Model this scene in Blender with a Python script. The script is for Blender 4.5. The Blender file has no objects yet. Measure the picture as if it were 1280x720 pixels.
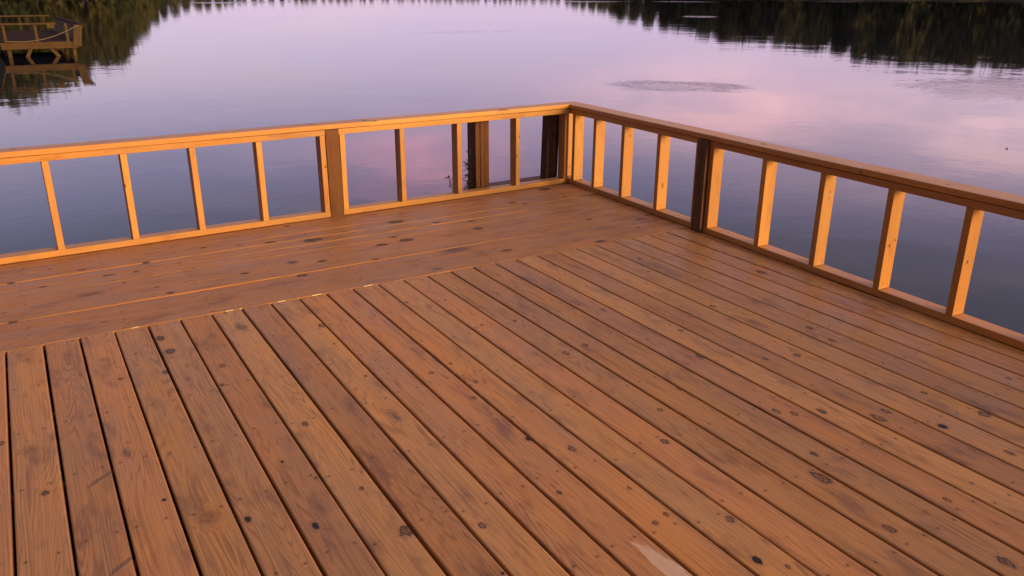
import bpy, math, random
import numpy as np
from mathutils import Vector, Matrix

random.seed(11)
rng = np.random.default_rng(7)
C = bpy.context.scene.collection
S = bpy.context.scene
R = math.radians

# ------------------------------------------------------------------ tags
def tag(o, label=None, cat=None, group=None, kind=None):
    if label: o['label'] = label
    if cat: o['category'] = cat
    if group: o['group'] = group
    if kind: o['kind'] = kind
    return o

def thing(name, label, cat, loc=(0, 0, 0), rotz=0, group=None):
    o = bpy.data.objects.new(name, None)
    o.empty_display_size = .1
    C.objects.link(o)
    o.location = loc
    o.rotation_euler = (0, 0, rotz)
    return tag(o, label, cat, group)

# ------------------------------------------------------------------ node helper
class N:
    def __init__(s, tree):
        s.t = tree; s.n = tree.nodes; s.l = tree.links
    def new(s, kind, **kw):
        n = s.n.new(kind)
        for k, v in kw.items(): setattr(n, k, v)
        return n
    def put(s, sock, v):
        if isinstance(v, bpy.types.NodeSocket): s.l.new(v, sock)
        elif v is not None: sock.default_value = v
    def m(s, op, a, b=None, c=None, clamp=False):
        n = s.new('ShaderNodeMath', operation=op, use_clamp=clamp)
        for i, v in enumerate((a, b, c)):
            if v is not None: s.put(n.inputs[i], v)
        return n.outputs[0]
    def vm(s, op, a, b=None, scale=None):
        n = s.new('ShaderNodeVectorMath', operation=op)
        s.put(n.inputs[0], a)
        if b is not None: s.put(n.inputs[1], b)
        if scale is not None: s.put(n.inputs['Scale'], scale)
        return n.outputs['Value'] if op in ('LENGTH', 'DOT_PRODUCT', 'DISTANCE') else n.outputs[0]
    def xyz(s, x, y, z=0.0):
        n = s.new('ShaderNodeCombineXYZ')
        for i, v in enumerate((x, y, z)): s.put(n.inputs[i], v)
        return n.outputs[0]
    def sep(s, v):
        n = s.new('ShaderNodeSeparateXYZ'); s.put(n.inputs[0], v); return n.outputs
    def noise(s, vec, scale=1, detail=2, rough=.5, dist=0):
        n = s.new('ShaderNodeTexNoise')
        s.put(n.inputs['Vector'], vec); s.put(n.inputs['Scale'], scale)
        n.inputs['Detail'].default_value = detail; n.inputs['Roughness'].default_value = rough
        n.inputs['Distortion'].default_value = dist
        return n.outputs[0]
    def smooth(s, v, a, b, o0=0., o1=1.):
        n = s.new('ShaderNodeMapRange', interpolation_type='SMOOTHSTEP')
        s.put(n.inputs[0], v)
        for i, q in enumerate((a, b, o0, o1)): s.put(n.inputs[1 + i], q)
        return n.outputs[0]
    def lin(s, v, a, b, o0=0., o1=1.):
        n = s.new('ShaderNodeMapRange', clamp=True)
        s.put(n.inputs[0], v)
        for i, q in enumerate((a, b, o0, o1)): s.put(n.inputs[1 + i], q)
        return n.outputs[0]
    def mix(s, f, a, b, mode='MIX'):
        n = s.new('ShaderNodeMix', data_type='RGBA', blend_type=mode)
        s.put(n.inputs[0], f)
        s.put(n.inputs[6], a if isinstance(a, bpy.types.NodeSocket) else (*a, 1)[:4])
        s.put(n.inputs[7], b if isinstance(b, bpy.types.NodeSocket) else (*b, 1)[:4])
        return n.outputs[2]
    def attr(s, name):
        return s.new('ShaderNodeAttribute', attribute_name=name)
    def uv(s, name):
        return s.new('ShaderNodeUVMap', uv_map=name).outputs[0]
    def ramp(s, f, pts):
        n = s.new('ShaderNodeValToRGB')
        e = n.color_ramp.elements
        while len(e) < len(pts): e.new(.5)
        for q, (p, c) in zip(e, pts): q.position = p; q.color = (*c, 1)
        s.put(n.inputs[0], f)
        return n.outputs[0]

def newmat(name):
    m = bpy.data.materials.new(name); m.use_nodes = True
    t = m.node_tree
    b = t.nodes['Principled BSDF']
    return m, N(t), b

# ------------------------------------------------------------------ wood
def wood(name, light, dark, blotch, blotch_amt=.5, rough=.42, screws=False, ring_amt=.55, fibre=.3, seedv=0., spec=.4, dirt=0.):
    mat, g, b = newmat(name)
    guv = g.uv('grain'); s = g.sep(guv); u, v = s[0], s[1]
    tone = g.attr('tone'); ts = g.sep(tone.outputs['Color'])
    tr, seed, hue = ts[0], ts[1], ts[2]
    su = g.m('MULTIPLY', seed, 37.7); sv = g.m('MULTIPLY', seed, 91.3)
    masks = []
    push = None
    for L in ('1', '2'):
        k = g.uv('k' + L); kr0 = g.vm('LENGTH', k)
        nz = g.noise(g.vm('ADD', k, g.xyz(su, sv, 0)), 1.3, 3, .6)
        kr = g.m('ADD', kr0, g.m('MULTIPLY', g.m('SUBTRACT', nz, .5), 1.5))
        kc = g.attr('kc' + L); kp = g.sep(g.attr('kp' + L).outputs['Color'])
        masks.append((kr, kr0, kc, kp))
        e = g.m('MULTIPLY', g.m('POWER', 2.718, g.m('MULTIPLY', g.m('MULTIPLY', kr0, kr0), -.9)), kp[2])
        push = e if push is None else g.m('ADD', push, e)
    # cathedral growth rings: contour lines of a long stretched noise field
    fld = g.noise(g.xyz(g.m('ADD', g.m('MULTIPLY', u, .55), su), g.m('ADD', g.m('MULTIPLY', v, 7.5), sv), seedv), 1, 2.5, .5)
    fld = g.m('ADD', fld, g.m('MULTIPLY', push, .30))
    wob = g.noise(g.xyz(g.m('ADD', g.m('MULTIPLY', u, 6), sv), g.m('ADD', g.m('MULTIPLY', v, 40), su), 3.), 1, 2, .5)
    ph = g.m('ADD', g.m('MULTIPLY', fld, 210.), g.m('MULTIPLY', wob, 2.2))
    rg = g.m('ADD', g.m('MULTIPLY', g.m('SINE', ph), .5), .5)
    rg = g.m('POWER', rg, 2.2)
    rvis = g.smooth(g.noise(g.xyz(g.m('ADD', g.m('MULTIPLY', u, 1.3), sv), g.m('ADD', g.m('MULTIPLY', v, 12), su), 9.), 1, 2), .32, .68)
    rg = g.m('MULTIPLY', rg, g.m('MULTIPLY_ADD', rvis, .75, .25))
    fb = g.noise(g.xyz(g.m('ADD', g.m('MULTIPLY', u, 7), su), g.m('MULTIPLY', v, 420), 1.), 1, 3, .6)
    fb2 = g.noise(g.xyz(g.m('ADD', g.m('MULTIPLY', u, 1.6), su), g.m('ADD', g.m('MULTIPLY', v, 55), sv), 2.), 1, 3, .6)
    f = g.m('ADD', g.m('MULTIPLY', rg, ring_amt), g.m('MULTIPLY', g.m('SUBTRACT', fb, .5), fibre))
    f = g.m('ADD', f, g.m('MULTIPLY', g.m('SUBTRACT', fb2, .45), .6), clamp=True)
    gold = g.mix(g.smooth(hue, .25, .75), (light[0] * .99, light[1] * .99, light[2] * .98), (light[0] * 1.02, light[1] * 1.05, light[2] * 1.03))
    fb3 = g.noise(g.xyz(g.m('ADD', g.m('MULTIPLY', u, 2.2), sv), g.m('ADD', g.m('MULTIPLY', v, 165), su), 4.), 1, 3, .65)
    f = g.m('ADD', f, g.m('MULTIPLY', g.m('SUBTRACT', fb3, .48), fibre * 1.5), clamp=True)
    col = g.mix(f, gold, dark)
    # stain blotches, purple-brown
    bl = g.noise(g.xyz(g.m('ADD', g.m('MULTIPLY', u, 3.2), su), g.m('ADD', g.m('MULTIPLY', v, 9), sv), 5.), 1, 4, .62)
    blm = g.smooth(bl, .50, .74)
    col = g.mix(g.m('MULTIPLY', blm, blotch_amt), col, blotch)
    bl2 = g.noise(g.xyz(g.m('ADD', g.m('MULTIPLY', u, 1.1), sv), g.m('ADD', g.m('MULTIPLY', v, 5), su), 8.), 1, 3, .6)
    hs = g.new('ShaderNodeHueSaturation')
    g.put(hs.inputs['Hue'], g.m('MULTIPLY_ADD', g.m('SUBTRACT', hue, .5), .006, .5))
    g.put(hs.inputs['Saturation'], g.lin(bl2, .3, .7, .95, 1.06))
    g.put(hs.inputs['Value'], g.m('MULTIPLY', g.lin(bl2, .28, .72, .84, 1.14), g.m('MULTIPLY_ADD', tr, .24, .88)))
    g.put(hs.inputs['Color'], col)
    col = hs.outputs[0]
    ck = g.noise(g.xyz(g.m('ADD', g.m('MULTIPLY', u, 9), sv), g.m('ADD', g.m('MULTIPLY', v, 190), su), 6.), 1, 2, .5)
    ck = g.m('MULTIPLY', g.smooth(ck, .64, .72), g.smooth(bl, .42, .6))
    col = g.mix(g.m('MULTIPLY', ck, .55), col, (dark[0] * .4, dark[1] * .34, dark[2] * .34))
    wr = g.noise(g.new('ShaderNodeNewGeometry').outputs['Position'], 2.6, 5, .68)
    wr2 = g.noise(g.xyz(g.m('ADD', g.m('MULTIPLY', u, 5), su), g.m('ADD', g.m('MULTIPLY', v, 22), sv), 11.), 1, 4, .7)
    wear = g.m('MULTIPLY', g.smooth(wr, .46, .66), g.smooth(wr2, .4, .66))
    col = g.mix(g.m('MULTIPLY', wear, .42), col, (light[0] * .70, light[1] * .84, light[2] * 1.35))
    # specks
    sp = g.noise(g.xyz(g.m('ADD', g.m('MULTIPLY', u, 55), su), g.m('ADD', g.m('MULTIPLY', v, 90), sv), 0.), 1, 2, .5)
    spm = g.m('MULTIPLY', g.smooth(sp, .715, .76), .65)
    col = g.mix(spm, col, (dark[0] * .28, dark[1] * .25, dark[2] * .25))
    hole = None
    if screws:
        oc = g.sep(g.new('ShaderNodeNewGeometry').outputs['Position'])
        along = oc[1] if screws == 'y' else oc[0]
        jit = g.m('MULTIPLY', g.m('SUBTRACT', hue, .5), .05)
        md = g.m('SUBTRACT', g.m('FLOORED_MODULO', g.m('ADD', g.m('ADD', along, jit), .11), .4064), .2032)
        jit2 = g.m('MULTIPLY', g.m('SUBTRACT', tr, .5), .02)
        va = g.m('SUBTRACT', g.m('ABSOLUTE', g.m('ADD', v, jit2)), .041)
        d = g.vm('LENGTH', g.xyz(md, va, 0))
        hole = g.smooth(d, .0026, .0044, 1., 0.)
        halo = g.smooth(d, .003, .014, .28, 0.)
        col = g.mix(halo, col, (dark[0] * .4, dark[1] * .36, dark[2] * .38))
        col = g.mix(g.m('MULTIPLY', hole, .7), col, (.018, .012, .01))
    coat = None
    for kr, kr0, kc, kp in masks:
        ring, soft = kp[0], kp[1]
        a = kc.outputs['Alpha']
        m0 = g.smooth(kr, g.m('SUBTRACT', 1.05, g.m('MULTIPLY', soft, .95)), 1.12, 1., 0.)
        rr = g.m('MULTIPLY_ADD', g.m('SINE', g.m('MULTIPLY', kr, 13.)), .5, .5)
        nk = g.noise(g.vm('ADD', g.uv('k1' if kr is masks[0][0] else 'k2'), g.xyz(sv, su, 2.)), 2.3, 3, .6)
        inner = g.m('SUBTRACT', 1., g.m('MULTIPLY', ring, g.m('MULTIPLY', g.smooth(kr, .45, .95, 1., 0.), g.m('MULTIPLY_ADD', g.smooth(nk, .36, .62), .75, g.m('MULTIPLY', rr, .25)))))
        m1 = g.m('MULTIPLY', g.m('MULTIPLY', m0, inner), a)
        hal = g.m('MULTIPLY', g.smooth(kr, .9, 1.9, .26, 0.), g.m('MULTIPLY', a, kp[2]))
        col = g.mix(hal, col, (dark[0] * .55, dark[1] * .48, dark[2] * .45))
        col = g.mix(m1, col, kc.outputs['Color'])
        coat = m1 if coat is None else g.m('MAXIMUM', coat, m1)
    if dirt:
        gz = g.sep(g.new('ShaderNodeNewGeometry').outputs['Position'])
        dn = g.noise(g.new('ShaderNodeNewGeometry').outputs['Position'], 9, 4, .7)
        col = g.mix(g.m('MULTIPLY', g.smooth(dn, .42, .7), dirt), col, (.03, .026, .024))
    g.put(b.inputs['Base Color'], col)
    rv = g.m('ADD', g.m('MULTIPLY', bl2, .40), g.m('MULTIPLY_ADD', fb, .12, rough - .26))
    g.put(b.inputs['Roughness'], g.m('ADD', rv, g.m('MULTIPLY', coat, .1)))
    b.inputs['Specular IOR Level'].default_value = spec
    h = g.m('ADD', g.m('MULTIPLY', fb, .0003), g.m('MULTIPLY', rg, -.00022))
    h = g.m('ADD', h, g.m('MULTIPLY', coat, -.0012))
    if hole is not None: h = g.m('ADD', h, g.m('MULTIPLY', hole, -.002))
    bp = g.new('ShaderNodeBump'); bp.inputs['Distance'].default_value = 1.0; bp.inputs['Strength'].default_value = .8
    g.put(bp.inputs['Height'], h)
    g.put(b.inputs['Normal'], bp.outputs[0])
    return mat

M = {}
DL, DD, DB = (.53, .252, .092), (.18, .076, .030), (.15, .066, .046)
M['field'] = wood('stained_deck_boards', DL, DD, DB, .7, .47, screws='y', spec=.34, fibre=.85, ring_amt=.52)
M['border'] = wood('stained_border_boards', (.475, .215, .088), (.21, .085, .038), (.165, .07, .05), .6, .52, screws='x', seedv=3., spec=.34, fibre=1.0)
M['rail'] = wood('stained_pine_framing', (.56, .285, .10), (.42, .185, .055), (.33, .14, .05), .55, .45, ring_amt=.5, fibre=.7, seedv=6.)
M['old'] = wood('weathered_brown_timber', (.17, .072, .036), (.085, .034, .019), (.055, .026, .018), .7, .65, ring_amt=.6, fibre=.7, seedv=8., spec=.25)
M['dark'] = wood('dark_old_timber', (.105, .058, .045), (.042, .024, .020), (.026, .018, .016), .8, .75, ring_amt=.6, fibre=.8, seedv=9., spec=.2, dirt=.5)
M['post'] = wood('dark_brown_post_timber', (.15, .078, .056), (.07, .036, .028), (.04, .024, .02), .7, .6, ring_amt=.6, fibre=.9, seedv=10., spec=.25, dirt=.3)
M['pier'] = wood('old_pier_timber', (.098, .062, .035), (.045, .028, .018), (.035, .026, .02), (.6), .85, ring_amt=.5, fibre=.6, seedv=4., spec=.1, dirt=.35)
M['pierfloor'] = wood('grey_pier_planks', (.045, .026, .022), (.022, .013, .012), (.018, .012, .012), .6, .95, seedv=5., spec=.03)
M['raw'] = wood('raw_lit_edge_wood', (.66, .50, .33), (.5, .36, .22), (.7, .5, .3), .2, .6, ring_amt=.2, seedv=2.)  # pale tone carries the sunlight on bare board edges

KIND = {  # colour, strength, rings, softness, grain push, aspect along/across, size factor
    0: ((.040, .022, .016), .94, .5, .22, 1., 1.5, .58),
    1: ((.060, .027, .015), .92, .95, .10, 1., 1.4, .62),
    2: ((.012, .008, .007), 1., .0, .35, 1., 1.5, .55),
    3: ((.10, .055, .048), .75, .0, 1., .3, 2.0, .9),
    4: ((.17, .078, .036), .65, .9, .6, 1., 1.4, .85),
    5: ((.095, .070, .058), .72, .25, .55, .0, 2.3, .36),
    6: ((.66, .45, .33), .95, .12, .22, .0, 6., .56),
}

class Lumber:
    """Collects sawn boards (rounded profile, stations along the length) into one mesh."""
    def __init__(s):
        s.v = []; s.f = []; s.guv = []; s.k = {1: [], 2: []}; s.kc = {1: [], 2: []}; s.kp = {1: [], 2: []}; s.tone = []
    def face(s, idx, g, tone, ks=None):
        s.f.append(idx); s.guv += g; s.tone += [tone] * len(idx)
        for L in (1, 2):
            kk = ks.get(L) if ks else None
            if kk:
                s.k[L] += kk[0]; s.kc[L] += [kk[1]] * len(idx); s.kp[L] += [kk[2]] * len(idx)
            else:
                s.k[L] += [(9., 9.)] * len(idx); s.kc[L] += [(0, 0, 0, 0)] * len(idx); s.kp[L] += [(0, 0, 0, 0)] * len(idx)
    def board(s, o, U, V, length, w, t, knots=(), bev=.004, jit=.0006, step=.45, tone=None, hue=None, cup=0., skew0=0., skew1=0.):
        """o = centre of the start of the top face; U along, V across; the top faces U x V."""
        o = Vector(o); U = Vector(U).normalized(); V = Vector(V).normalized(); Nn = U.cross(V)
        seed = rng.random()
        if tone is None: tone = rng.random()
        tn = (tone, seed, rng.random() if hue is None else hue, 1.)
        h = w / 2; b = bev
        prof = [(-h + b, 0), (-h + b * .29, -b * .29), (-h, -b), (-h, -t + b * .5), (-h + b * .5, -t), (h - b * .5, -t), (h, -t + b * .5),
                (h, -b), (h - b * .29, -b * .29), (h - b, 0)]
        P = len(prof)
        per = []
        for (pv, pn) in prof: per.append(pv + (pn if pv < 0 else -pn) * (1 if pn > -t * .9 else 1))
        st = {0., length}
        n = max(1, int(length / step))
        for i in range(1, n): st.add(length * i / n)
        lay = {1: [], 2: []}
        for (ku, kv, size, kind) in sorted(knots):
            colr, stg, rings, soft, push, asp, sf = KIND[kind]
            size *= float(rng.uniform(.72, 1.3)) if kind < 5 else 1.; asp *= float(rng.uniform(.75, 1.35)) if kind < 5 else 1.
            a = size * sf * asp; bb = size * sf
            diag = 0.
            if kind == 5: diag = -1.1
            if kind == 6: diag = .05
            ext = (2.0 if kind not in (5, 6) else 1.6) * a + abs(diag) * 0
            u0, u1 = max(ku - ext, .0005), min(ku + ext, length - .0005)
            if u1 <= u0: continue
            for L in (1, 2):
                if not lay[L] or lay[L][-1][1] < u0:
                    lay[L].append((u0, u1, ku, kv, a, bb, diag, (*colr, stg), (rings, soft, push, 1.)))
                    st.add(u0); st.add(u1); break
        st = sorted(st)
        st = [q for i, q in enumerate(st) if i == 0 or q - st[i - 1] > 1e-5]
        base = len(s.v)
        ph = [rng.random() * 6.28 for _ in range(4)]
        def du(u): return jit * (math.sin(u * 2.1 + ph[0]) + .6 * math.sin(u * 5.3 + ph[1]))
        def dn(u): return jit * .8 * (math.sin(u * 1.7 + ph[2]) + .5 * math.sin(u * 4.1 + ph[3]))
        for q in st:
            for (pv, pn) in prof:
                sk = skew0 * pv if q == 0 else (skew1 * pv if q == length else 0)
                cu = cup * ((pv / h) ** 2 - .5)
                p = o + U * (q + sk) + V * (pv + du(q)) + Nn * (pn + dn(q) + cu)
                s.v.append(p)
        for i in range(len(st) - 1):
            ua, ub = st[i], st[i + 1]; um = (ua + ub) / 2
            act = {}
            for L in (1, 2):
                for K in lay[L]:
                    if K[0] - 1e-6 <= um <= K[1] + 1e-6: act[L] = K
            for j in range(P):
                j2 = (j + 1) % P
                idx = [base + i * P + j, base + i * P + j2, base + (i + 1) * P + j2, base + (i + 1) * P + j]
                if j == P - 1:  # top face
                    va, vb = prof[j][0], prof[j2][0]
                else:
                    va, vb = per[j], per[j2]
                cs = [(ua, va), (ua, vb), (ub, vb), (ub, va)]
                ks = None
                if act and (j == P - 1 or j in (0, 1, P - 2, P - 3)):
                    ks = {}
                    for L, K in act.items():
                        vv = [(c[0], c[1] if j == P - 1 else (prof[j][0] if c[1] == per[j] else prof[j2][0])) for c in cs]
                        ks[L] = ([((c[0] - K[2]) / K[4], (c[1] - K[3] - K[6] * (c[0] - K[2])) / K[5]) for c in vv], K[7], K[8])
                s.face(idx, cs, tn, ks)
        for e, i in ((0, 0), (1, len(st) - 1)):
            idx = [base + i * P + j for j in range(P)]
            if e == 0: idx = idx[::-1]
            s.face(idx, [(.02 * prof[j % P][1] * 30, prof[j % P][0]) for j in (range(P)[::-1] if e == 0 else range(P))], tn)
    def build(s, name, mat, parent=None, label=None):
        me = bpy.data.meshes.new(name)
        me.from_pydata([tuple(p) for p in s.v], [], s.f)
        def uvl(nm, data):
            l = me.uv_layers.new(name=nm)
            l.data.foreach_set('uv', np.array(data, dtype=np.float32).ravel())
        def cl(nm, data):
            a = me.attributes.new(nm, 'FLOAT_COLOR', 'CORNER')
            a.data.foreach_set('color', np.array(data, dtype=np.float32).ravel())
        uvl('grain', s.guv); uvl('k1', s.k[1]); uvl('k2', s.k[2])
        cl('tone', s.tone); cl('kc1', s.kc[1]); cl('kc2', s.kc[2]); cl('kp1', s.kp[1]); cl('kp2', s.kp[2])
        me.materials.append(mat)
        # consistent outward normals
        import bmesh
        bm = bmesh.new(); bm.from_mesh(me); bmesh.ops.recalc_face_normals(bm, faces=bm.faces); bm.to_mesh(me); bm.free()
        me.update()
        o = bpy.data.objects.new(name, me); C.objects.link(o)
        if parent: o.parent = parent
        if label: o['label'] = label
        return o

def stick(name, o, U, V, length, w, t, mat, parent=None, label=None, **kw):
    L = Lumber(); L.board(o, U, V, length, w, t, **kw)
    return L.build(name, mat, parent, label)

# ------------------------------------------------------------------ knots seen on the deck (deck metres, size, kind)
KF=[(-3.979,-2.809,0.0204,0),(-3.457,-1.696,0.0257,0),(-3.443,-1.868,0.0284,0),(-3.496,-2.079,0.0201,0),(-3.277,-2.137,0.0239,1),(-3.318,-2.321,0.013,0),(-3.128,-2.803,0.0237,0),(-3.274,-3.014,0.0109,2),(-3.289,-3.415,0.0168,2),(-3.098,-3.301,0.0207,0),(-3.063,-3.577,0.0358,0),(-3.455,-3.28,0.0146,2),(-3.205,-3.167,0.0132,1),(-2.786,-2.542,0.0167,1),(-2.536,-2.651,0.0135,1),(-2.414,-2.822,0.0132,1),(-2.49,-2.939,0.0127,1),(-2.818,-2.917,0.0272,3),(-2.768,-1.925,0.023,1),(-3.105,-1.745,0.0343,3),(-3.129,-1.522,0.0159,0),(-2.857,-3.672,0.0145,1),(-2.102,-2.305,0.0154,1),(-2.102,-1.919,0.0125,1),(-2.291,-1.848,0.0206,0),(-2.426,-2.616,0.0104,1),(-3.657,-3.045,0.0126,2),(-3.723,-2.689,0.0221,3),(-3.555,-3.207,0.0293,4),(-4.01,-2.489,0.0279,4),(-3.818,-2.81,0.0499,5),(-3.812,-3.311,0.0447,5),(-2.913,-3.888,0.0133,2),(-2.465,-3.314,0.0259,2),(-2.373,-3.449,0.0169,1),(-2.56,-3.646,0.0129,0),(-1.917,-3.389,0.0154,1),(-2.058,-3.578,0.0201,1),(-1.736,-3.297,0.0162,1),(-1.443,-3.105,0.0283,0),(-1.32,-2.845,0.019,1),(-0.965,-2.689,0.0164,1),(-1.217,-3.274,0.0211,1),(-1.065,-3.317,0.032,1),(-0.767,-3.136,0.0192,0),(-0.796,-3.289,0.0223,1),(-1.391,-3.717,0.0185,0),(-1.542,-3.628,0.0185,1),(-1.497,-3.676,0.0153,1),(-1.178,-3.843,0.0216,1),(-1.25,-3.863,0.0213,1),(-0.911,-3.825,0.0162,1),(-1.099,-4.024,0.0298,2),(-0.875,-4.05,0.0277,1),(-0.483,-3.923,0.0202,1),(-1.069,-4.255,0.0169,1),(-1.365,-4.296,0.0106,1),(-1.665,-3.908,0.014,0),(-1.762,-4.018,0.0267,1),(-1.809,-4.308,0.0242,1),(-2.192,-4.03,0.0245,1),(-2.265,-4.207,0.0273,2),(-2.399,-3.928,0.017,1),(-2.342,-3.911,0.0124,1),(-2.351,-3.743,0.013,1),(-1.809,-2.75,0.0219,1),(-1.936,-2.776,0.0178,1),(-1.48,-2.441,0.0202,3),(-0.782,-1.882,0.0193,1),(-0.339,-2.435,0.0369,0),(-2.211,-4.271,0.0113,1),(-1.523,-4.311,0.0153,1),(-1.643,-4.314,0.0125,4),(-2.498,-4.145,0.05,6),(-1.661,-4.574,0.0205,1),(-3.669,-2.055,0.0132,1),(-3.705,-1.819,0.0207,4)]
KB=[(-3.347,-0.48,0.0281,0),(-3.418,-0.616,0.0227,0),(-3.501,-0.786,0.0131,0),(-3.559,-0.614,0.0224,0),(-3.682,-0.442,0.0182,0),(-3.883,-0.633,0.0215,0),(-4.031,-0.49,0.0217,0),(-3.686,-0.894,0.0377,3),(-3.311,-1.086,0.0253,0),(-3.359,-0.958,0.0172,0),(-4.035,-1.121,0.0231,0),(-3.659,-1.342,0.0193,3),(-2.353,-0.526,0.0513,0),(-2.604,-0.441,0.0304,0),(-2.789,-0.412,0.025,0),(-2.405,-0.123,0.0271,0),(-2.6,-0.907,0.033,0),(-2.443,-0.968,0.0332,0),(-2.894,-0.967,0.0271,0),(-2.624,-1.153,0.036,0),(-3.123,-0.718,0.0138,0),(-2.996,-0.35,0.0198,0),(-1.726,-0.401,0.0442,0),(-1.833,-0.818,0.0412,0),(-2.01,-0.836,0.0303,0),(-1.308,-0.818,0.0379,0),(-2.154,-1.097,0.0287,0),(-1.656,-1.171,0.0694,3),(-1.387,-1.338,0.0298,0),(-1.998,-1.328,0.014,0),(-1.88,-0.71,0.0208,0),(-1.257,-0.631,0.0279,0),(-1.211,-0.111,0.018,0),(-1.482,-0.547,0.0221,0),(-1.923,-1.45,0.0277,3),(-0.294,-0.085,0.0583,0),(-0.43,-0.647,0.0179,0),(-0.516,-1.013,0.0226,0),(-0.902,-1.393,0.0258,0),(-0.776,-1.481,0.0257,0),(-0.202,-1.181,0.051,3),(-0.35,-1.346,0.0164,0),(-0.339,-1.39,0.0163,0),(-0.754,-0.348,0.0242,0),(-0.683,-0.417,0.0362,0),(-0.569,-1.255,0.0488,4),(-0.294,-0.381,0.025,0),(-3.546,-1.534,0.0225,3)]

# ------------------------------------------------------------------ the deck
WATER_Z = -.40
SP = .1465
X26 = -.2602            # the gap nearest the right railing
YB = -1.5346; CC = -.0088
deck = thing('timber_deck', 'stained plank deck over the lake with long boards and a crosswise border along the railing', 'deck', (0, 0, 0))

field = Lumber()
shorts = {4: .006, 6: .005, 8: .003, 9: .006, 11: .006, 12: .003}
for i in range(-28, 29):
    xl = X26 - SP * (26 - i)            # gap on the left of the board
    xr = xl + SP
    gap = .0092 + rng.normal() * .0009
    if i >= 20: gap *= .8
    w = SP - gap
    xc = (xl + xr) / 2
    if i == 28: continue
    y1 = YB + CC * xc - .002 - shorts.get(i, 0) - rng.random() * .0015
    y0 = -8.2
    kn = []
    for (kx, ky, ks, kk) in KF:
        if xl <= kx < xr:
            kn.append((y1 - ky, kx - xc, ks, kk))
    # unlisted small knots
    for q in range(rng.poisson(1.6)):
        ku = rng.uniform(.1, 6.4); kvv = rng.uniform(-.06, .06)
        seen = (-4.1 < xc) and ku < 3.0
        if all(abs(ku - a[0]) > .16 for a in kn):
            kn.append((ku, kvv, rng.uniform(.008, .013) if seen else rng.uniform(.012, .026), int(rng.choice([1, 1, 0, 4, 3]))))
    # boards run from the border seam toward the viewer
    field.board((xc, y1, rng.normal() * .0006), (0, -1, 0), (1, 0, 0), y1 - y0, w, .034, kn, bev=.0055, jit=.0007, cup=.0006 * rng.normal(), skew0=-CC + rng.normal() * .008)
# U x V = (0,-1,0)x(1,0,0) = (0,0,1)
field_o = field.build('field_boards', M['field'], deck, 'long boards running away from the viewer with dark open gaps')

border = Lumber()
nb = 10
SLOPE_L = .0267
ys = []
# border gaps: the first board starts under the railing, the last ends at YB
edge0 = .115
pitch = (edge0 - (YB + .002)) / 12.0
for j in range(12):
    # board centre line, turning slightly from the railing's angle to the seam's angle
    f = (j + .5) / 12
    yc = edge0 - pitch * (j + .5)
    sl = SLOPE_L * (1 - f) + CC * f
    gap = .0070 + rng.normal() * .0014
    w = pitch - gap - .0006
    x0, x1 = -7.6, .115
    U = Vector((1, sl, 0)).normalized(); V = Vector((-sl, 1, 0)).normalized()
    start = Vector((x0, yc + sl * x0, rng.normal() * .0013))
    kn = []
    for (kx, ky, ks, kk) in KB:
        d = Vector((kx, ky, 0)) - Vector((start.x, start.y, 0))
        uu, vv = d.dot(U), d.dot(V)
        if abs(vv) < pitch / 2: kn.append((uu, vv, ks, kk))
    for q in range(rng.poisson(1.2)):
        ku = rng.uniform(.2, 7.4)
        if all(abs(ku - a[0]) > .2 for a in kn): kn.append((ku, rng.uniform(-.055, .055), rng.uniform(.010, .018), int(rng.choice([0, 1, 3, 4]))))
    border.board(start, U, V, (x1 - x0), w, .034, kn, hue=rng.uniform(.5, .9), tone=rng.uniform(.3, .8), bev=.0058, jit=.0010, cup=.0007 * rng.normal())
border.build('border_boards', M['border'], deck, 'crosswise boards lying tight together along the back railing')

# pale slivers: sun glint on the border's bare edge put into raw wood colour
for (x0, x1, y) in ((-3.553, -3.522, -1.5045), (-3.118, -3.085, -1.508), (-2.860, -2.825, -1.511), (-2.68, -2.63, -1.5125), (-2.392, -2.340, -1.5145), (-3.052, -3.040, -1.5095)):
    stick('lit_edge_sliver', (x0, y + .0035, .0035), (1, rng.normal() * .02, 0), (0, 1, 0), x1 - x0, .0045, .006, M['raw'], deck, 'raw wood sliver, sunlit edge put into its pale colour', bev=.002, tone=.9, skew0=1.2, skew1=1.0)

# framing below
for k in range(12):
    y = -1.62 - k * .55
    stick('joist', (-8.2, y, -.036), (1, 0, 0), (0, 1, 0), 8.28, .038, .14, M['old'], deck)
stick('rim_joist', (-7.6, .09, -.037), (1, SLOPE_L, 0), (0, 1, 0), 7.70, .04, .19, M['old'], deck)
stick('rim_joist', (.075, .1, -.037), (-.04, -1, 0), (1, 0, 0), 8.3, .04, .19, M['old'], deck)
for px in (-7.3, -5.2, -3.0, -.9):
    for py in (-.25, -2.6, -5.2):
        stick('piling', (px, py, -.18), (0, 0, -1), (1, 0, 0), 1.6, .14, .14, M['dark'], deck)

# ------------------------------------------------------------------ the railings
PB0, PB1 = .004, .0415      # bottom plate
PT0, PT1 = .576, .6135      # top plate
CP0, CP1 = .6165, .6485     # cap

def rknots(length, n, sz=(.006, .012)):
    out = []
    for q in range(rng.poisson(n)):
        out.append((rng.uniform(.02, length - .02), rng.uniform(-.03, .03), rng.uniform(*sz), int(rng.choice([1, 1, 0]))))
    return out

def baluster_x(parent, xc, mat, top=PT0, **kw):
    """stud of the back railing: narrow face to the deck"""
    L = Lumber()
    # face toward -Y: U = +Z, V = +X gives U x V = +Y ; use V = -X so the face is -Y
    L.board((xc + .019 * 0, rng.normal() * .0008, PB1 + .0015), (rng.normal() * .002, 0, 1), (-1, 0, 0), top - PB1 - .002, .0375, .088, rknots(.5, 1.2, (.006, .011)), bev=.003, jit=.0005)
    return L.build('baluster', mat, parent)

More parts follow.
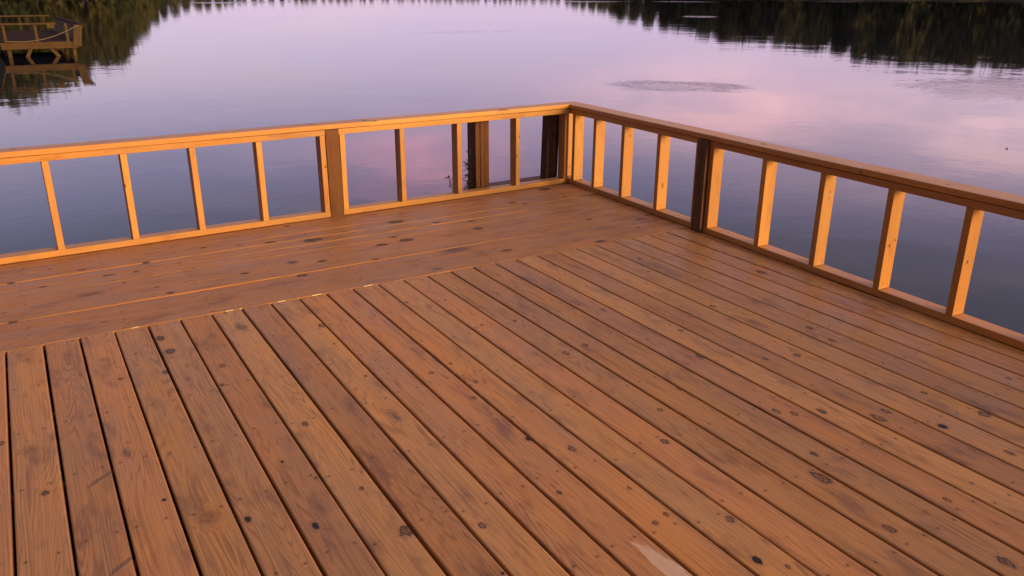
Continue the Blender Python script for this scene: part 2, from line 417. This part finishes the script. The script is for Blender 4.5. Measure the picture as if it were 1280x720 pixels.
rl = thing('railing', 'sunlit back railing with orange lit studs, standing along the crosswise border boards', 'railing', (0, 0, 0), math.atan(SLOPE_L))
ptop, pbot = (-2.07, -1.972)
# plates in sections between posts
def plate_x(name, x0, x1, z1, kn=(), **kw):
    # front faces -Y: board with U=+X, V=+Y, top up
    return stick(name, (x0, .0445, z1), (1, 0, 0), (0, 1, 0), x1 - x0, .089, .0375, M['rail'], rl, knots=kn, bev=.003, jit=.0006, **kw)
post_w = .094
for (x0, x1) in ((-6.95, -5.03), (-4.93, -2.070), (-1.971, -.003)):
    plate_x('bottom_plate', x0, x1, PB1, rknots(x1 - x0, 3, (.008, .014)))
    plate_x('top_plate', x0, x1, PT1, rknots(x1 - x0, 3, (.01, .02)))
for xc in (-6.9, -6.48, -6.06, -5.64, -5.22, -5.05, -4.91, -4.575, -4.16, -3.756, -3.339, -2.938, -2.524, -2.090, -1.951, -1.496, -1.026, -.500, -.024):
    baluster_x(rl, xc, M['rail'])
for xc in (-4.98, -2.0205):
    stick('post', (xc, -.004, -.03), (0, 0, 1), (-1, 0, 0), .6425, .096, .094, M['old'], rl, bev=.003, label='brown weathered square post between two frames')
stick('cap_board', (-7.0, .062, CP1), (1, 0, 0), (0, 1, 0), 5.255, .140, .032, M['rail'], rl, knots=[(3.1, .02, .018, 0), (4.86, .02, .02, 0), (5.235, -.03, .03, 2), (1.9, 0, .02, 1)], bev=.004, jit=.001, skew1=-.55)
stick('cap_board', (-1.742, .062, CP1 + .0005), (1, .002, 0), (0, 1, 0), 1.732, .140, .032, M['rail'], rl, knots=[(.03, -.066, .022, 2), (1.1, -.06, .03, 1)], bev=.004, jit=.001, skew0=-.55)

rr = thing('railing', 'right-hand railing with shaded dark deck side, running alongside the outermost long board', 'railing', (0, 0, 0), -math.atan(.040))
def plate_y(name, y0, y1, z1, kn=(), **kw):
    return stick(name, (.0445, y0, z1), (0, -1, 0), (1, 0, 0), y0 - y1, .089, .0375, M['rail'], rr, knots=kn, bev=.003, jit=.0006, **kw)
for (y0, y1) in ((.089, -1.575), (-1.668, -4.90), (-4.995, -7.2)):
    plate_y('bottom_plate', y0, y1, PB1, rknots(y0 - y1, 3, (.008, .014)))
    plate_y('top_plate', y0, y1, PT1, rknots(y0 - y1, 2))
spec_kn = {-.378: [], -.748: [(.46, -.01, .011, 1)], -1.17: [(.17, .0, .013, 3)], -3.035: [(.26, -.028, .011, 0), (.235, .012, .008, 0)], -3.454: [(.27, .01, .010, 0), (.03, 0, .014, 3)]}
for yf in (.089, -.080, -.378, -.748, -1.17, -1.575 + .0005, -1.7065, -2.166, -2.600, -3.035, -3.454, -3.88, -4.31, -4.74, -4.90 + .039, -5.04, -5.45, -5.87, -6.29, -6.71, -7.16):
    L = Lumber()
    kn = spec_kn.get(yf, rknots(.5, .5, (.005, .008)))
    # two screws at the foot of each stud
    kn = list(kn) + [(.022, -.024, .0042, 2), (.026, .018, .0042, 2)]
    L.board((.0445, yf, PB1 + .0015), (rng.normal() * .002, rng.normal() * .002, 1), (-1, 0, 0), PT0 - PB1 - .002, .0875, .0375, kn, bev=.003, jit=.0005)
    L.build('baluster', M['rail'], rr)
for yc in (-1.6215, -4.9475):
    stick('post', (-.026, yc, -.0005), (0, 0, 1), (0, 1, 0), .613, .090, .110, M['post'], rr, bev=.003, label='dark old square post standing proud of the frames')
# post front face to -X: U=+Z, V=+Y -> U x V = -X
stick('cap_board', (.062, .134, CP1), (0, -1, 0), (1, 0, 0), 2.955, .142, .032, M['rail'], rr, knots=[(1.3, .02, .02, 3), (2.2, 0, .016, 1)], bev=.005, jit=.0012)
stick('cap_board', (.066, -2.825, CP1 + .001), (0.003, -1, 0), (1, 0, 0), 4.4, .142, .032, M['rail'], rr, knots=[(.08, -.045, .012, 0), (.16, -.03, .012, 0), (.9, .03, .022, 0), (.45, -.02, .012, 0)], bev=.005, jit=.0012)

# ------------------------------------------------------------------ old timbers outside the railing
op = thing('old_post', 'brown old post of three boards, outside the back railing beside a leafy sprig', 'post', (-.746, .19, -.6), R(-1))
for k in (-1, 0, 1):
    stick('post_board', (k * .0405, -.07 - (.004 if k == 0 else 0), 0), (0, 0, 1), (-1, 0, 0), 1.195, .039, .14, M['old'], op, knots=[(.98, .0, .010, 1)] if k == 0 else [], bev=.004, tone=(.25, .75, .35)[k + 1])
cpst = stick('old_post', (-.082, .150, -.7), (.026, 0, 1), (-1, 0, 0), 1.285, .120, .09, M['dark'], None, bev=.012, jit=.002)
tag(cpst, 'wide blackened old post leaning behind the corner of the railings', 'post')
lg = stick('old_beam', (-.70, .215, .018), (1, .05, 0), (0, 1, 0), .62, .10, .05, M['old'], None, bev=.004)
tag(lg, 'low dark beam lying between the two old posts behind the back railing', 'beam')

# plant
mleaf, g, b = newmat('plant_leaf')
g.put(b.inputs['Base Color'], g.mix(g.noise(g.new('ShaderNodeNewGeometry').outputs['Position'], 40, 2), (.035, .04, .016), (.06, .045, .022)))
b.inputs['Roughness'].default_value = .6
pl = thing('lake_plant', 'dark leafy sprig growing up outside the back railing beside the old brown post', 'plant', (-.93, .17, -.45))
def tubes(name, paths, mat, parent, r0=.003, r1=.0012, sides=5):
    vs, fs = [], []
    for pts in paths:
        n = len(pts); b0 = len(vs)
        for i, p in enumerate(pts):
            p = Vector(p); d = (Vector(pts[min(i + 1, n - 1)]) - Vector(pts[max(i - 1, 0)])).normalized()
            a = d.orthogonal().normalized(); c = d.cross(a); r = r0 + (r1 - r0) * i / (n - 1)
            for k in range(sides):
                t = 2 * math.pi * k / sides
                vs.append(tuple(p + a * math.cos(t) * r + c * math.sin(t) * r))
        for i in range(n - 1):
            for k in range(sides):
                k2 = (k + 1) % sides
                fs.append((b0 + i * sides + k, b0 + i * sides + k2, b0 + (i + 1) * sides + k2, b0 + (i + 1) * sides + k))
        fs.append(tuple(b0 + k for k in range(sides))[::-1]); fs.append(tuple(b0 + (n - 1) * sides + k for k in range(sides)))
    me = bpy.data.meshes.new(name); me.from_pydata(vs, [], fs); me.materials.append(mat)
    for p in me.polygons: p.use_smooth = True
    o = bpy.data.objects.new(name, me); C.objects.link(o)
    if parent: o.parent = parent
    return o
stems = []; leaves = []
for (sx, tx, hz) in ((.05, .095, .80), (.06, .07, .70), (.03, -.11, .62), (.075, .12, .56), (.02, -.09, .54), (.07, .10, .66)):
    pts = []
    for k in range(9):
        f = k / 8
        pts.append((sx + (tx - sx) * f ** 1.6 + .006 * math.sin(k * 2 + sx * 90), .02 * math.sin(f * 3 + sx * 40), hz * f))
    stems.append(pts)
    for k in range(60 if tx > 0 else 26):
        f = rng.uniform(.5, 1.)
        i = min(7, int(f * 8)); q = f * 8 - i
        p = Vector(pts[i]).lerp(Vector(pts[i + 1]), q)
        ang = rng.uniform(0, 6.28); up = rng.uniform(-.2, .9)
        d = Vector((math.cos(ang), math.sin(ang), up)).normalized()
        leaves.append((p, d, rng.uniform(.03, .06)))
tubes('stem', stems, mleaf, pl, .0035, .0014)
vs, fs = [], []
for p, d, l in leaves:
    sd = d.cross(Vector((0, 0, 1))).normalized() * l * .17; up = Vector((0, 0, 1)) * l * .06
    b0 = len(vs)
    for q in (p, p + d * l * .45 + sd + up, p + d * l, p + d * l * .45 - sd + up, p + d * l * .5 - up * .4): vs.append(tuple(q))
    fs += [(b0, b0 + 1, b0 + 4), (b0 + 1, b0 + 2, b0 + 4), (b0 + 2, b0 + 3, b0 + 4), (b0 + 3, b0, b0 + 4)]
me = bpy.data.meshes.new('leaves'); me.from_pydata(vs, [], fs); me.materials.append(mleaf)
o = bpy.data.objects.new('leaves', me); C.objects.link(o); o.parent = pl

# ------------------------------------------------------------------ far pier
DX = Vector((1.962, .35, 0)).normalized(); ANG = .03
pier = thing('fishing_pier', 'distant old wooden pier with flared railings, standing on piles out in the lake', 'pier', (-3.88, 22.9, 0), ANG)
W = 1.95; DEP = 8.0
stick('fascia', (-.02, .0, .01), (1, 0, 0), (0, 1, 0), W + .04, .05, .19, M['pier'], pier, bev=.004)
fl = Lumber()
for k in range(54):
    fl.board((-.0, .07 + k * .148 + .03, .012), (1, 0, 0), (0, 1, 0), W, .138, .03, bev=.004)
fl.build('floor_planks', M['pierfloor'], pier)
for s_ in (0, 1):
    stick('side_beam', (0.02 + s_ * (W - .04), .05, -.02), (0, 1, 0), (-1, 0, 0), DEP, .05, .16, M['pier'], pier)
for (x, y) in ((.16, .12), (W - .10, .12), (W - .25, .9), (.16, 2.8), (W - .15, 2.8), (.16, 5.5), (W - .15, 5.5)):
    stick('pile', (x, y - .05, .0), (0, 0, -1), (1, 0, 0), 1.2, .11, .11, M['pier'], pier, bev=.03)
for (xa, xb) in ((.78, .56), (1.15, 1.46)):
    d = Vector((xb - xa, 0, -.42))
    stick('brace', (xa, .07, -.05), d, Vector((-d.z, 0, d.x)) * -1, .62, .10, .05, M['pier'], pier, bev=.006)
# front railing
for x in (.12, .92, 1.72):
    stick('rail_post', (x, -.03, -.10), (.0, 0, 1), (-1, 0, 0), .62, .075, .05, M['pier'], pier, bev=.004)
stick('top_rail', (.02, -.035, .545), (1, 0, 0), (0, 1, 0), 1.45, .07, .045, M['pier'], pier)
# back railing, across the far end
for x in (.15, .95, 1.75):
    stick('rail_post', (x, DEP + .0, .0), (0, 0, 1), (-1, 0, 0), .50, .055, .05, M['pier'], pier, bev=.004)
stick('top_rail', (.0, DEP - .02, .545), (1, 0, 0), (0, 1, 0), W, .09, .045, M['pier'], pier)
# flared side railings: leaning board panels with wide dark caps
for sgn, xx in ((-1, 0.), (1, W)):
    lean = .22
    Vv = Vector((sgn * lean, 0, .52)).normalized()
    for k in range(6):
        y0 = -.03 + k * 1.34
        # three planks stacked up the slope
        pn = Lumber()
        hgt = .54
        for q in range(3):
            cc = Vector((xx + sgn * .02, y0, -.06)) + Vv * (hgt * (q + .5) / 3)
            if sgn > 0: pn.board(cc, (0, 1, 0), Vv, 1.32, hgt / 3 - .012, .03, bev=.004)
            else: pn.board(cc, (0, -1, 0), Vv, 1.32, hgt / 3 - .012, .03, bev=.004) if False else pn.board(cc + Vector((0, 1.32, 0)), (0, -1, 0), Vv, 1.32, hgt / 3 - .012, .03, bev=.004)
        pn.build('side_panel', M['pier'], pier)
    tp = Vector((xx + sgn * .02, -.06, -.06)) + Vv * .56
    stick('side_cap', tp + Vector((0, 0, .03)), (0, 1, 0), (-1, 0, 0), DEP + .1, .16, .035, M['pierfloor'], pier)
stick('end_panel', (W - .01, -.06, -.12), (.17, 0, .98), (-.98, 0, .17), .60, .22, .03, M['pier'], pier, bev=.004, tone=.9)
bxl = stick('notice_board', (1.32, -.075, .40), (0, 0, 1), (-1, 0, 0), .15, .19, .03, M['pier'], pier, bev=.006, tone=1.)
mrope, g, b = newmat('rope'); b.inputs['Base Color'].default_value = (.17, .13, .10, 1); b.inputs['Roughness'].default_value = .8
pts = []
for k in range(25):
    f = k / 24
    pts.append((.10 + f * (W + .12 - .10), -.09 - .02 * f, .06 + .42 * f ** 1.25 - .14 * math.sin(math.pi * f)))
rp = tubes('mooring_rope', [pts], mrope, None, .012, .012, 6)
rp.location = pier.location; rp.rotation_euler = pier.rotation_euler
tag(rp, 'pale slack rope strung across the front of the old pier', 'rope')

# ------------------------------------------------------------------ water
mw, g, b = newmat('lake_water')
pos = g.new('ShaderNodeNewGeometry').outputs['Position']
b.inputs['Base Color'].default_value = (.012, .014, .022, 1)
b.inputs['Roughness'].default_value = .02
b.inputs['IOR'].default_value = 1.33
b.inputs['Specular IOR Level'].default_value = .5
def ell(cx, cy, ang, rx, ry, amp, soft=.35):
    """soft patch of ruffled water"""
    v = g.vm('SUBTRACT', pos, (cx, cy, 0)); s = g.sep(v)
    ca, sa = math.cos(ang), math.sin(ang)
    x = g.m('MULTIPLY', g.m('ADD', g.m('MULTIPLY', s[0], ca), g.m('MULTIPLY', s[1], sa)), 1 / rx)
    y = g.m('MULTIPLY', g.m('SUBTRACT', g.m('MULTIPLY', s[1], ca), g.m('MULTIPLY', s[0], sa)), 1 / ry)
    d = g.vm('LENGTH', g.xyz(x, y, 0))
    nz = g.noise(g.xyz(g.m('MULTIPLY', x, 1.2), g.m('MULTIPLY', y, 2.6), amp), 1.5, 4, .65)
    return g.m('MULTIPLY', g.smooth(g.m('ADD', d, g.m('MULTIPLY_ADD', nz, 1.4, -.7)), soft, 1.05, 1., 0.), amp)
P = None
for e in ((8.25, 7.9, math.atan2(-1.93, 1.92), 1.6, 1.1, .8), (13.6, 4.3, .35, 3.4, 1.8, .4), (15.2, 30.2, 0.03, 3.6, 1.2, .35),
          (42.5, 43.6, -.75, 1.3, 2.0, 4.), (131, 100, -.85, 8., 12., 4.), (27, 120, .6, 9., 6., 3.), (72, 120, -.5, 20., 7., 3.), (100, 108, -.7, 6., 6., 3.)):
    q = ell(*e); P = q if P is None else g.m('ADD', P, q)
sx = g.sep(pos)
fine = g.noise(pos, 7.0, 3, .55)
med = g.noise(g.vm('MULTIPLY', pos, (1., 1., 1.)), 1.6, 3, .5)
big = g.noise(pos, .35, 2, .5)
h = g.m('ADD', g.m('MULTIPLY', fine, .0005), g.m('ADD', g.m('MULTIPLY', med, .0018), g.m('MULTIPLY', big, .006)))
h = g.m('ADD', h, g.m('MULTIPLY', P, g.m('ADD', g.m('MULTIPLY', g.noise(pos, 14, 3, .6), .006), g.m('MULTIPLY', g.noise(pos, 4., 2, .5), .008))))
bp = g.new('ShaderNodeBump'); bp.inputs['Strength'].default_value = 1.; bp.inputs['Distance'].default_value = 1.
g.put(bp.inputs['Height'], h); g.put(b.inputs['Normal'], bp.outputs[0])
def sheet(name, pts, mat, z=0):
    me = bpy.data.meshes.new(name)
    me.from_pydata([(x, y, z) for x, y in pts], [], [tuple(range(len(pts)))]); me.materials.append(mat)
    o = bpy.data.objects.new(name, me); C.objects.link(o); return o
wt = sheet('water', [(-2500, -2500), (2500, -2500), (2500, 2500), (-2500, 2500)], mw, WATER_Z)
tag(wt, kind='structure')

# a floating leaf
fl_ = bpy.data.meshes.new('floating_leaf')
vv = []; ff = []
for k in range(12):
    t = 2 * math.pi * k / 12; vv.append((.032 * math.cos(t), .016 * math.sin(t) * (1 + .3 * math.cos(t)), .004 + .002 * math.cos(2 * t)))
vv.append((0, 0, .004)); vv.append((0, 0, -.004))
for k in range(12): ff += [(k, (k + 1) % 12, 12), ((k + 1) % 12, k, 13)]
fl_.from_pydata(vv, [], ff); fl_.materials.append(mleaf)
fo = bpy.data.objects.new('floating_leaf', fl_); C.objects.link(fo); fo.location = (7.09, .23, WATER_Z + .004); fo.rotation_euler = (0, 0, .6)
tag(fo, 'tiny dark leaf floating on the open water beyond the right railing', 'leaf')

# ------------------------------------------------------------------ far banks and trees
mb_, g, b = newmat('bank_ground')
g.put(b.inputs['Base Color'], g.mix(g.noise(g.new('ShaderNodeNewGeometry').outputs['Position'], .6, 4), (.016, .019, .009), (.03, .026, .014)))
b.inputs['Roughness'].default_value = .95
CAM = Vector((-3.842, -5.472, 1.518))
AZ = [(-60, 200, 3.5), (-14, 200, 6.0), (0.4, 195, 6.6), (3, 195, 5.6), (5.8, 195, 4.6), (7.1, 198, 3.3), (7.9, 210, 2.3), (9.3, 260, 1.75), (11.2, 380, 1.4), (13.6, 520, 1.05), (18.5, 620, .92), (23.6, 620, .88), (30, 600, .9), (34.2, 480, .95),
      (37.3, 320, 1.7), (39.4, 260, 2.25), (44.5, 230, 3.2), (49.4, 220, 3.5), (54, 215, 4.15), (58, 215, 4.35), (62, 215, 4.4), (80, 215, 4.4), (120, 220, 3.5)]
def interp(a, col):
    for p, q in zip(AZ, AZ[1:]):
        if p[0] <= a <= q[0]:
            f = (a - p[0]) / (q[0] - p[0]); return p[col] + (q[col] - p[col]) * f
    return AZ[-1][col]
def ground_pt(a, d, z=0): return Vector((CAM.x + d * math.sin(R(a)), CAM.y + d * math.cos(R(a)), z))
vs, fs = [], []
angs = list(np.arange(-60, 120.1, .75))
for a in angs:
    d = interp(a, 1) - 3 + 1.5 * math.sin(a * 1.9) + math.sin(a * 4.3)
    for dd, z in ((0, WATER_Z - .5), (1.2, WATER_Z + .25), (8, WATER_Z + .7), (60, .8), (400, 4.), (2300, 10.)):
        vs.append(tuple(ground_pt(a, d + dd, z)))
nr = 6
for i in range(len(angs) - 1):
    for k in range(nr - 1):
        fs.append((i * nr + k, i * nr + k + 1, (i + 1) * nr + k + 1, (i + 1) * nr + k))
me = bpy.data.meshes.new('shore_ground'); me.from_pydata(vs, [], fs); me.materials.append(mb_)
bk = bpy.data.objects.new('shore_ground', me); C.objects.link(bk); tag(bk, kind='structure')

def leafmat(name, c1, c2):
    m_, g, b = newmat(name)
    oi = g.new('ShaderNodeObjectInfo').outputs['Random']
    nz = g.noise(g.new('ShaderNodeTexCoord').outputs['Object'], .9, 3)
    g.put(b.inputs['Base Color'], g.mix(g.m('MULTIPLY_ADD', oi, .5, g.m('MULTIPLY', nz, .6)), c1, c2))
    b.inputs['Roughness'].default_value = .8; b.inputs['Specular IOR Level'].default_value = .2
    return m_
LM = [leafmat('broadleaf_foliage', (.036, .044, .017), (.085, .080, .032)), leafmat('pine_foliage', (.024, .034, .016), (.050, .058, .026))]
mbark, g, b = newmat('tree_bark'); b.inputs['Base Color'].default_value = (.07, .05, .04, 1); b.inputs['Roughness'].default_value = .9

def tree_mesh(kind, seed):
    r = np.random.default_rng(seed)
    h = 10.
    paths = [[(0, 0, -.6), (.1 * r.normal(), .1 * r.normal(), 3), (.2 * r.normal(), .2 * r.normal(), 6.5), (.2 * r.normal(), 0, 9.3)]]
    cl = []
    if kind == 'pine_tree':
        for k in range(26):
            z = .9 + 8.7 * k / 25; rad = (1 - (z - 1.6) / 8.6) * 2.2 + .2
            for q in range(4):
                a = r.uniform(0, 6.28); d = rad * r.uniform(.4, 1.)
                cl.append((Vector((math.cos(a) * d, math.sin(a) * d, z - d * .15)), .55 + .25 * rad * .5))
    else:
        for k in range(64):
            z = r.uniform(.5, 9.4); e = math.sin(math.pi * min(1, max(0.12, (z + .6) / 10.4)) ** .8)
            a = r.uniform(0, 6.28); d = 2.9 * e * math.sqrt(r.uniform(.1, 1.))
            cl.append((Vector((math.cos(a) * d, math.sin(a) * d, z)), r.uniform(.6, 1.15)))
        for k in range(7):
            c = cl[k * 7][0]; paths.append([(0, 0, 2.5 + k * .6), tuple(c * .5 + Vector((0, 0, c.z * .25))), tuple(c)])
    vs, fs = [], []
    for c, rad in cl:
        for q in range(26):
            p = c + Vector(r.normal(size=3)) * rad * .5
            n1 = Vector(r.normal(size=3)).normalized(); n2 = n1.orthogonal().normalized(); s_ = r.uniform(.2, .44)
            b0 = len(vs)
            n3 = n1.cross(n2)
            vs += [tuple(p + n2 * s_), tuple(p + n1 * s_ * .6), tuple(p - n2 * s_), tuple(p - n1 * s_ * .6 + n3 * s_ * .2)]
            fs.append((b0, b0 + 1, b0 + 2, b0 + 3))
    me = bpy.data.meshes.new('crown'); me.from_pydata(vs, [], fs); me.materials.append(LM[1 if kind == 'pine_tree' else 0])
    tr = tubes('trunk', paths, mbark, None, .2, .03, 6)
    tm = tr.data; bpy.data.objects.remove(tr)
    return kind, tm, me
TM = [tree_mesh('broadleaf_tree', 1), tree_mesh('broadleaf_tree', 2), tree_mesh('pine_tree', 3), tree_mesh('broadleaf_tree', 4)]
TL = {'broadleaf_tree': 'dark broadleaf tree standing on the far lake bank above its reflection', 'pine_tree': 'dark narrow pine standing on the far lake bank above its reflection'}
a = -10.
while a < 74:
    d = interp(a, 1)
    for row in range(1 if 13 < a < 35 else 3 if 36 < a < 64 or -4 < a < 9 else 2):
        aa = a + rng.uniform(-.4, .4) * (160 / d); dd = d + 2 + row * 9 + rng.uniform(-1, 3)
        top = d * math.tan(R(interp(min(max(aa, -15), 100), 2))) - (CAM.z - WATER_Z)
        h = top * (rng.uniform(.82, 1.0) if row == 0 else rng.uniform(.85, 1.06)) * dd / d
        if rng.random() < .08: h *= .75
        kind, tm, cm = TM[int(rng.integers(0, 4))]
        t = thing(kind, TL[kind], 'tree', tuple(ground_pt(aa, dd, WATER_Z + .2)), rng.uniform(0, 6.28), 'broadleaf trees along the far bank' if kind[0] == 'b' else 'pines along the far bank')
        sxy = max(h / 10 * rng.uniform(1., 1.35), .6)
        t.scale = (sxy, sxy, h / 10)
        for nm, me in (('trunk', tm), ('crown', cm)):
            o = bpy.data.objects.new(nm, me); C.objects.link(o); o.parent = t
    a += math.degrees((2.9 if d < 250 else 3.8) / d) * rng.uniform(.8, 1.2)

# unseen tall wood, added left of the deck to shade the railings' left-facing sides
vs, fs = [], []
for k in range(46):
    az = -32 - k * 2.9 + rng.uniform(-1, 1); dd = rng.uniform(14, 24)
    c = ground_pt(az, dd, WATER_Z); me = TM[int(rng.integers(0, 4))][2]
    hz = rng.uniform(1.7, 2.3); hx = rng.uniform(1.2, 1.6); b0 = len(vs)
    for v_ in me.vertices: vs.append((c.x + v_.co.x * hx, c.y + v_.co.y * hx, c.z + v_.co.z * hz))
    for p_ in me.polygons: fs.append(tuple(b0 + q for q in p_.vertices))
me = bpy.data.meshes.new('added_shade_wood'); me.from_pydata(vs, [], fs); me.materials.append(LM[0])
o = bpy.data.objects.new('added_shade_wood', me); C.objects.link(o)
tag(o, 'unseen dense wood added left of the deck to shade that side', 'wood', kind='stuff')

# ------------------------------------------------------------------ sky and sun
SUN_AZ, SUN_EL = 157., 9.      # azimuth measured from +Y toward +X : behind the viewer, a little to the right
w = bpy.data.worlds.new('World'); S.world = w; w.use_nodes = True
g = N(w.node_tree); g.n.clear()
out = g.new('ShaderNodeOutputWorld')
sky = g.new('ShaderNodeTexSky', sky_type='NISHITA', sun_disc=False, sun_elevation=R(SUN_EL), sun_rotation=R(SUN_AZ), altitude=50)
gen = g.new('ShaderNodeTexCoord').outputs['Generated']
s = g.sep(gen)
z = s[2]
GRAD = [(0., (.66, .49, .72)), (.04, (.62, .46, .79)), (.10, (.73, .51, .82)), (.135, (.67, .49, .80)), (.21, (.49, .40, .74)), (.28, (.34, .28, .43)), (.42, (.35, .28, .36)), (.7, (.44, .34, .35)), (1., (.50, .38, .36))]
base = g.ramp(g.m('MAXIMUM', z, 0.), GRAD)
# thin pink evening cloud banks
def blob(az, el, wa, we):
    d = Vector((math.sin(R(az)) * math.cos(R(el)), math.cos(R(az)) * math.cos(R(el)), math.sin(R(el))))
    rt = Vector((math.cos(R(az)), -math.sin(R(az)), 0)); up = rt.cross(d)
    a_ = g.m('DIVIDE', g.vm('DOT_PRODUCT', gen, tuple(rt)), math.sin(R(wa)))
    b_ = g.m('DIVIDE', g.vm('DOT_PRODUCT', gen, tuple(up)), math.sin(R(we)))
    q = g.m('ADD', g.m('MULTIPLY', a_, a_), g.m('MULTIPLY', b_, b_))
    e = g.m('POWER', 2.718, g.m('MULTIPLY', q, -1.))
    return g.m('MULTIPLY', e, g.m('GREATER_THAN', g.vm('DOT_PRODUCT', gen, tuple(d)), 0.))
cn = g.noise(g.vm('MULTIPLY', gen, (4., 4., 16.)), 1.6, 5, .6)
cm = g.smooth(cn, .36, .66)
for (az, el, wa, we, st, colr) in ((46, 7.6, 9, 2.6, 1., (1.85, .98, 1.08)), (61, 8.6, 8, 2.6, .95, (1.85, 1.12, 1.2)), (26, 11.3, 6, 2.6, 1., (1.85, .74, .98)), (16, 10.5, 4, 1.6, .5, (.95, .62, .9)), (55, 11.6, 10, 2.2, .75, (1.05, .66, .82))):
    f = g.m('MULTIPLY', blob(az, el, wa, we), g.m('MULTIPLY_ADD', cm, .6 * st, .4 * st), clamp=True)
    base = g.mix(f, base, colr)
# broad faint cloud streaks everywhere
cs = g.noise(g.vm('MULTIPLY', gen, (2., 2., 12.)), 2.2, 4, .6)
base = g.mix(g.m('MULTIPLY', g.smooth(cs, .45, .75), .25), base, (.82, .58, .66))
# warm glow round the setting sun behind the viewer
sd = Vector((math.sin(R(SUN_AZ)), math.cos(R(SUN_AZ)), .05)).normalized()
gl = g.m('MAXIMUM', g.vm('DOT_PRODUCT', gen, tuple(sd)), 0.)
base = g.mix(g.m('MULTIPLY', g.m('POWER', gl, 10.), .8), base, (1.5, .8, .4))
bg1 = g.new('ShaderNodeBackground'); g.put(bg1.inputs[0], base); bg1.inputs[1].default_value = 1.
bg2 = g.new('ShaderNodeBackground'); g.put(bg2.inputs[0], sky.outputs[0]); bg2.inputs[1].default_value = .05
ad = g.new('ShaderNodeAddShader'); g.l.new(bg1.outputs[0], ad.inputs[0]); g.l.new(bg2.outputs[0], ad.inputs[1])
g.l.new(ad.outputs[0], out.inputs[0])

sl = bpy.data.lights.new('sun', 'SUN'); sl.energy = 5.; sl.angle = R(26.); sl.color = (1., .60, .20)
so = bpy.data.objects.new('sun', sl); C.objects.link(so)
sv = Vector((math.sin(R(SUN_AZ)) * math.cos(R(SUN_EL)), math.cos(R(SUN_AZ)) * math.cos(R(SUN_EL)), math.sin(R(SUN_EL))))
so.rotation_euler = sv.to_track_quat('Z', 'Y').to_euler()
so.location = (0, -10, 5)

# ------------------------------------------------------------------ camera
cd = bpy.data.cameras.new('camera'); co = bpy.data.objects.new('camera', cd); C.objects.link(co)
cd.sensor_width = 36; cd.lens = 36 * 1015.256 / 1280; cd.clip_end = 6000; cd.clip_start = .05
r_, u_, b_ = Vector((0.85706, -0.515202, 0.003967)), Vector((0.174655, 0.297772, 0.938524)), Vector((-0.484711, -0.803679, 0.345191))
co.matrix_world = Matrix(((r_.x, u_.x, b_.x, CAM.x), (r_.y, u_.y, b_.y, CAM.y), (r_.z, u_.z, b_.z, CAM.z), (0, 0, 0, 1)))
S.camera = co

S.render.engine = 'CYCLES'
S.cycles.use_denoising = True
S.cycles.max_bounces = 6
S.cycles.sample_clamp_indirect = 4
S.view_settings.view_transform = 'Standard'
S.view_settings.look = 'None'
S.view_settings.exposure = 0.
S.view_settings.gamma = 1.
